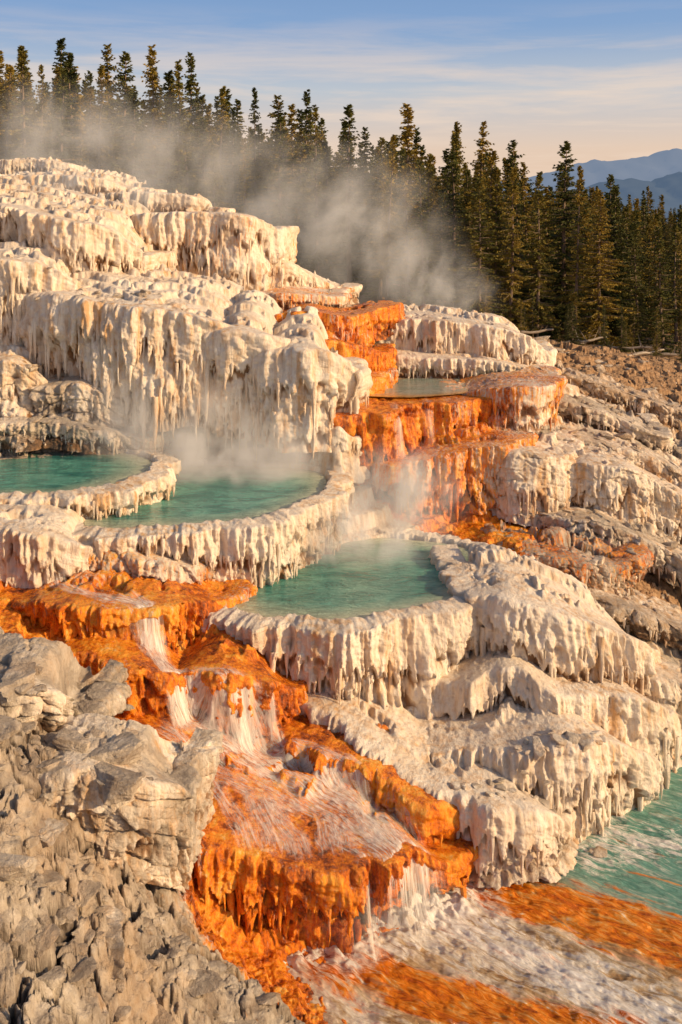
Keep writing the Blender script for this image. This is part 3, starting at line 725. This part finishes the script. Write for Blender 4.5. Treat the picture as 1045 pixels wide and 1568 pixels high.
def hfun(x,y):
    xe=x*43/y
    return 7.8-.05*min(xe,4)-.20*max(0,xe-6)
pts=[]
y=37.5
while y<95:
    sp_=1.4 if y<55 else 1.7
    x=-.42*y
    while x<.42*y:
        xx=x+rng.uniform(-.7,.7); yy=y+rng.uniform(-.8,.8)
        if not(yy<41.5 and xx/yy<.02) and not(yy<38.5 and rng.random()<.5): pts.append((xx,yy))
        x+=sp_*rng.uniform(.6,1.4)
    y+=1.5 if y<55 else 2.8
for (x,y) in pts:
    h=hfun(x,y)*rng.choice([rng.uniform(.5,.8),rng.uniform(.75,.92),rng.uniform(.85,1.05),rng.uniform(1.0,1.2)],p=[.3,.35,.25,.1])*(.85 if y>60 else 1)
    tree(x,y,h,y<42.5)
for _ in range(300):
    y=rng.uniform(95,260); x=rng.uniform(.2,.42)*y; tree(x,y,rng.uniform(5,8),False)
for _ in range(34):
    y=rng.uniform(35,38); x=rng.uniform(.12,.40)*y; tree(x,y,rng.uniform(.7,2.2),True)
for (u,Y,ln,an) in [(880,36.0,2.6,.2),(930,36.4,3.2,-.3),(985,35.8,2.2,.5),(800,36.2,2.4,.1),(1020,36.4,2.6,-.1),(900,37.2,3.,.9)]:
    x=(u-UC)/F*Y; z=hit(x,Y,60)
    rg=[];K=8
    for j in range(9):
        t_=j/8; an2=np.arange(K)*2*math.pi/K; rr=.09*(1-.6*t_)*(1+.15*math.sin(j*2.1))
        c0=np.array([(t_-.5)*ln,.04*math.sin(j),.03*math.cos(j*1.7)])
        rg.append(c0+np.stack([np.zeros(K),np.cos(an2)*rr,np.sin(an2)*rr],1))
    V=np.vstack(rg); a_=np.arange(8)[:,None]*K+np.arange(K)[None,:]; b_=np.arange(8)[:,None]*K+(np.arange(K)[None,:]+1)%K
    FF=[np.stack([a_.ravel(),b_.ravel(),b_.ravel()+K,a_.ravel()+K],1)]; VV=[V]; off=len(V)
    for q in range(7):
        t_=rng.uniform(.15,.95); b0=np.array([(t_-.5)*ln,0,0]); d_=np.array([rng.uniform(-.2,.5),rng.uniform(-1,1),rng.uniform(.1,1)]); d_/=np.linalg.norm(d_)
        L_=rng.uniform(.25,.7); VV.append(np.array([b0+[.02,0,0],b0-[.02,0,0],b0+d_*L_+[0,0,.004],b0+d_*L_])); FF.append(np.array([[off,off+1,off+3,off+2]])); off+=4
    ml=bpy.data.materials.get('weathered_log')
    if not ml:
        ml,tl_,bl=new_mat('weathered_log'); tl_.l.new(tl_.ramp(tl_.noise(tl_.mapping(tl_.node('ShaderNodeTexCoord').outputs['Object'],(1,9,9)),3,5),[(.3,(.16,.12,.09)),(.7,(.42,.35,.28))]),bl.inputs['Base Color'])
    o=make_obj('fallen_log',np.vstack(VV),np.vstack(FF),ml); o.location=(x,Y,z+.1); o.rotation_euler=(0,rng.uniform(-.1,.1),an)
print('trees',cnt,time.time()-T0)

# ---------------------------------------------------------------- mountains
def mountain(name,Y,crest,col,haze_em,seed):
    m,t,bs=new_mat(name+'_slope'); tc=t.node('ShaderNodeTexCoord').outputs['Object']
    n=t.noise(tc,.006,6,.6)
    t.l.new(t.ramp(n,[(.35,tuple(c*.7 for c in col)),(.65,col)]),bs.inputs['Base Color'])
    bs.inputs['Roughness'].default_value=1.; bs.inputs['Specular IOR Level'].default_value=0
    bs.inputs['Emission Color'].default_value=(*haze_em,1); bs.inputs['Emission Strength'].default_value=1.  # emission paints bluish airlight haze onto the slopes
    us=np.array([c[0] for c in crest],float); vs=np.array([c[1] for c in crest],float)
    X=np.linspace((us[0]-UC)/F*Y,(us[-1]-UC)/F*Y,500); dd=np.linspace(-1,1,80)
    top=np.interp(X,(us-UC)/F*Y,-(vs-VH)/F*Y)
    W=Y*.22
    GX,GD=np.meshgrid(X,dd)
    prof=(1-np.abs(GD))**1.15
    Z=-60+(top[None,:]+60)*prof
    amp=Y*.012
    Z+=amp*fbm(GX/(Y*.06)+seed,GD*5,0,5,ridge=True)*(.3+prof*.7)*(np.abs(GD)>.02)*.8+amp*.25*fbm(GX/(Y*.02),GD*0,seed,4)*prof
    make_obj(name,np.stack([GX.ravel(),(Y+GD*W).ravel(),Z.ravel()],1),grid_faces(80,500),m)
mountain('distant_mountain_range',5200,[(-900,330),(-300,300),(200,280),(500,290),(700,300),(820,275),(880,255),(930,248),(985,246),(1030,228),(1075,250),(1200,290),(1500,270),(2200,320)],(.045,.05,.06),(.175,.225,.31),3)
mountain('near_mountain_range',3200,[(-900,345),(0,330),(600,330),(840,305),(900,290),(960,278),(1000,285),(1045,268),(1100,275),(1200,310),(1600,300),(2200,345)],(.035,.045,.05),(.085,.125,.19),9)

# ---------------------------------------------------------------- steam
def steam(name,u,v,Y,rad,dens,nscale=1.0,seed=0,lean=0,lo_=.43,wid=.30):
    x,y,z=S(u,v,Y)
    bm=bmesh.new(); bmesh.ops.create_icosphere(bm,subdivisions=3,radius=1); me=bpy.data.meshes.new(name); bm.to_mesh(me); bm.free()
    o=bpy.data.objects.new(name,me); o.location=(x,y,z); o.scale=rad; o.rotation_euler=(0,lean,0); sc.collection.objects.link(o)
    m=bpy.data.materials.new(name); m.use_nodes=True; t=NT(m.node_tree); t.n.clear()
    out=t.node('ShaderNodeOutputMaterial'); pv=t.node('ShaderNodeVolumePrincipled'); t.l.new(pv.outputs[0],out.inputs['Volume'])
    pv.inputs['Color'].default_value=(.98,.97,.96,1); pv.inputs['Anisotropy'].default_value=0
    tc=t.node('ShaderNodeTexCoord'); ob=tc.outputs['Object']
    ln=t.node('ShaderNodeVectorMath',operation='LENGTH'); t.l.new(ob,ln.inputs[0])
    fall=t.mr(ln.outputs['Value'],1.0,.1)
    wv=t.mapping(ob,(rad[0],rad[1],rad[2]*.7),loc=(seed*3.1,seed*1.7,0))
    n=t.noise(wv,nscale,8,.66,.45)
    d=t.math('MULTIPLY',t.mr(n,lo_,lo_+wid),t.math('POWER',fall,1.3))
    dd=t.math('MULTIPLY',d,dens)
    t.l.new(dd,pv.inputs['Density'])
    # added glow standing in for light bounced between the droplets
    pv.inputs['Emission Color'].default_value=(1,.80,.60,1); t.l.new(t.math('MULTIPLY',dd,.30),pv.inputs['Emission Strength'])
    me.materials.append(m)
steam('steam',310,680,18.8,(3.0,1.1,1.4),4.0,1.2,1,.3)
steam('steam',420,690,18.9,(1.6,1.0,1.1),3.2,1.5,9,-.3)
steam('steam',615,755,18.9,(1.5,.9,1.1),4.6,1.5,2,.3)
steam('steam',540,820,17.2,(1.9,1.0,.8),4.2,1.6,3)
steam('steam',540,345,33,(4.6,2.2,3.2),1.15,.8,4,.5)
steam('steam',660,430,30,(2.6,1.4,1.5),1.8,1.1,5,.4)
steam('steam',120,225,35.5,(9.5,2.4,2.7),.95,.55,6,.1)
steam('steam',350,290,34,(6.,2.,2.6),.7,.7,7,.3)
steam('steam',180,300,26.2,(5.,1.2,1.2),.8,.8,10,.15)
steam('steam',590,1395,11.7,(1.2,.5,.45),2.2,2.2,8)
print('steam',time.time()-T0)

# ---------------------------------------------------------------- light, sky, camera
sd=Vector((.87,-.34,.36)).normalized()
el=math.asin(sd.z); rot=math.atan2(sd.x,sd.y)
L=bpy.data.lights.new('sun','SUN'); L.energy=5.0; L.angle=math.radians(.5); L.color=(1,.70,.38)
lo=bpy.data.objects.new('sun',L); lo.rotation_euler=sd.to_track_quat('Z','Y').to_euler(); sc.collection.objects.link(lo)
w=bpy.data.worlds.new('World'); sc.world=w; w.use_nodes=True; t=NT(w.node_tree)
bg=t.n['Background']; sky=t.node('ShaderNodeTexSky'); sky.sky_type='NISHITA'; sky.sun_disc=False; sky.sun_elevation=el; sky.sun_rotation=rot
sky.air_density=1.0; sky.dust_density=3.0
ST_=.11
tc=t.node('ShaderNodeTexCoord').outputs['Generated']
sx=t.node('ShaderNodeSeparateXYZ'); t.l.new(tc,sx.inputs[0]); zz=sx.outputs[2]
k=1/ST_
grad=t.ramp(t.mr(zz,0,.30),[(0,(.90,.60,.40)),(.22,(.88,.66,.51)),(.42,(.56,.60,.66)),(.62,(.25,.40,.66)),(1,(.13,.28,.60))])
cl=t.noise(t.mapping(tc,(1.6,1.6,17)),2.2,7,.6,.3)
cf=t.math('MULTIPLY',t.mr(cl,.44,.62),t.mr(zz,.21,.11))
grad=t.mix(t.math('MULTIPLY',cf,.75),grad,(.98,.76,.60))
sc_=t.node('ShaderNodeVectorMath',operation='SCALE'); t.l.new(grad,sc_.inputs[0]); sc_.inputs['Scale'].default_value=k
col=t.mix(t.mr(zz,.5,.2,.1,.85),sky.outputs[0],sc_.outputs[0])
t.l.new(col,bg.inputs[0]); bg.inputs[1].default_value=ST_
sc.view_settings.view_transform='Standard'; sc.view_settings.look='None'; sc.view_settings.exposure=0
cam=bpy.data.cameras.new('camera'); cam.lens=F/1568*36; cam.sensor_width=36; cam.shift_y=-(784-VH)/1568
cam.clip_end=20000; cam.clip_start=.1
co=bpy.data.objects.new('camera',cam); co.rotation_euler=(math.pi/2,0,0); sc.collection.objects.link(co); sc.camera=co
print('done',time.time()-T0)
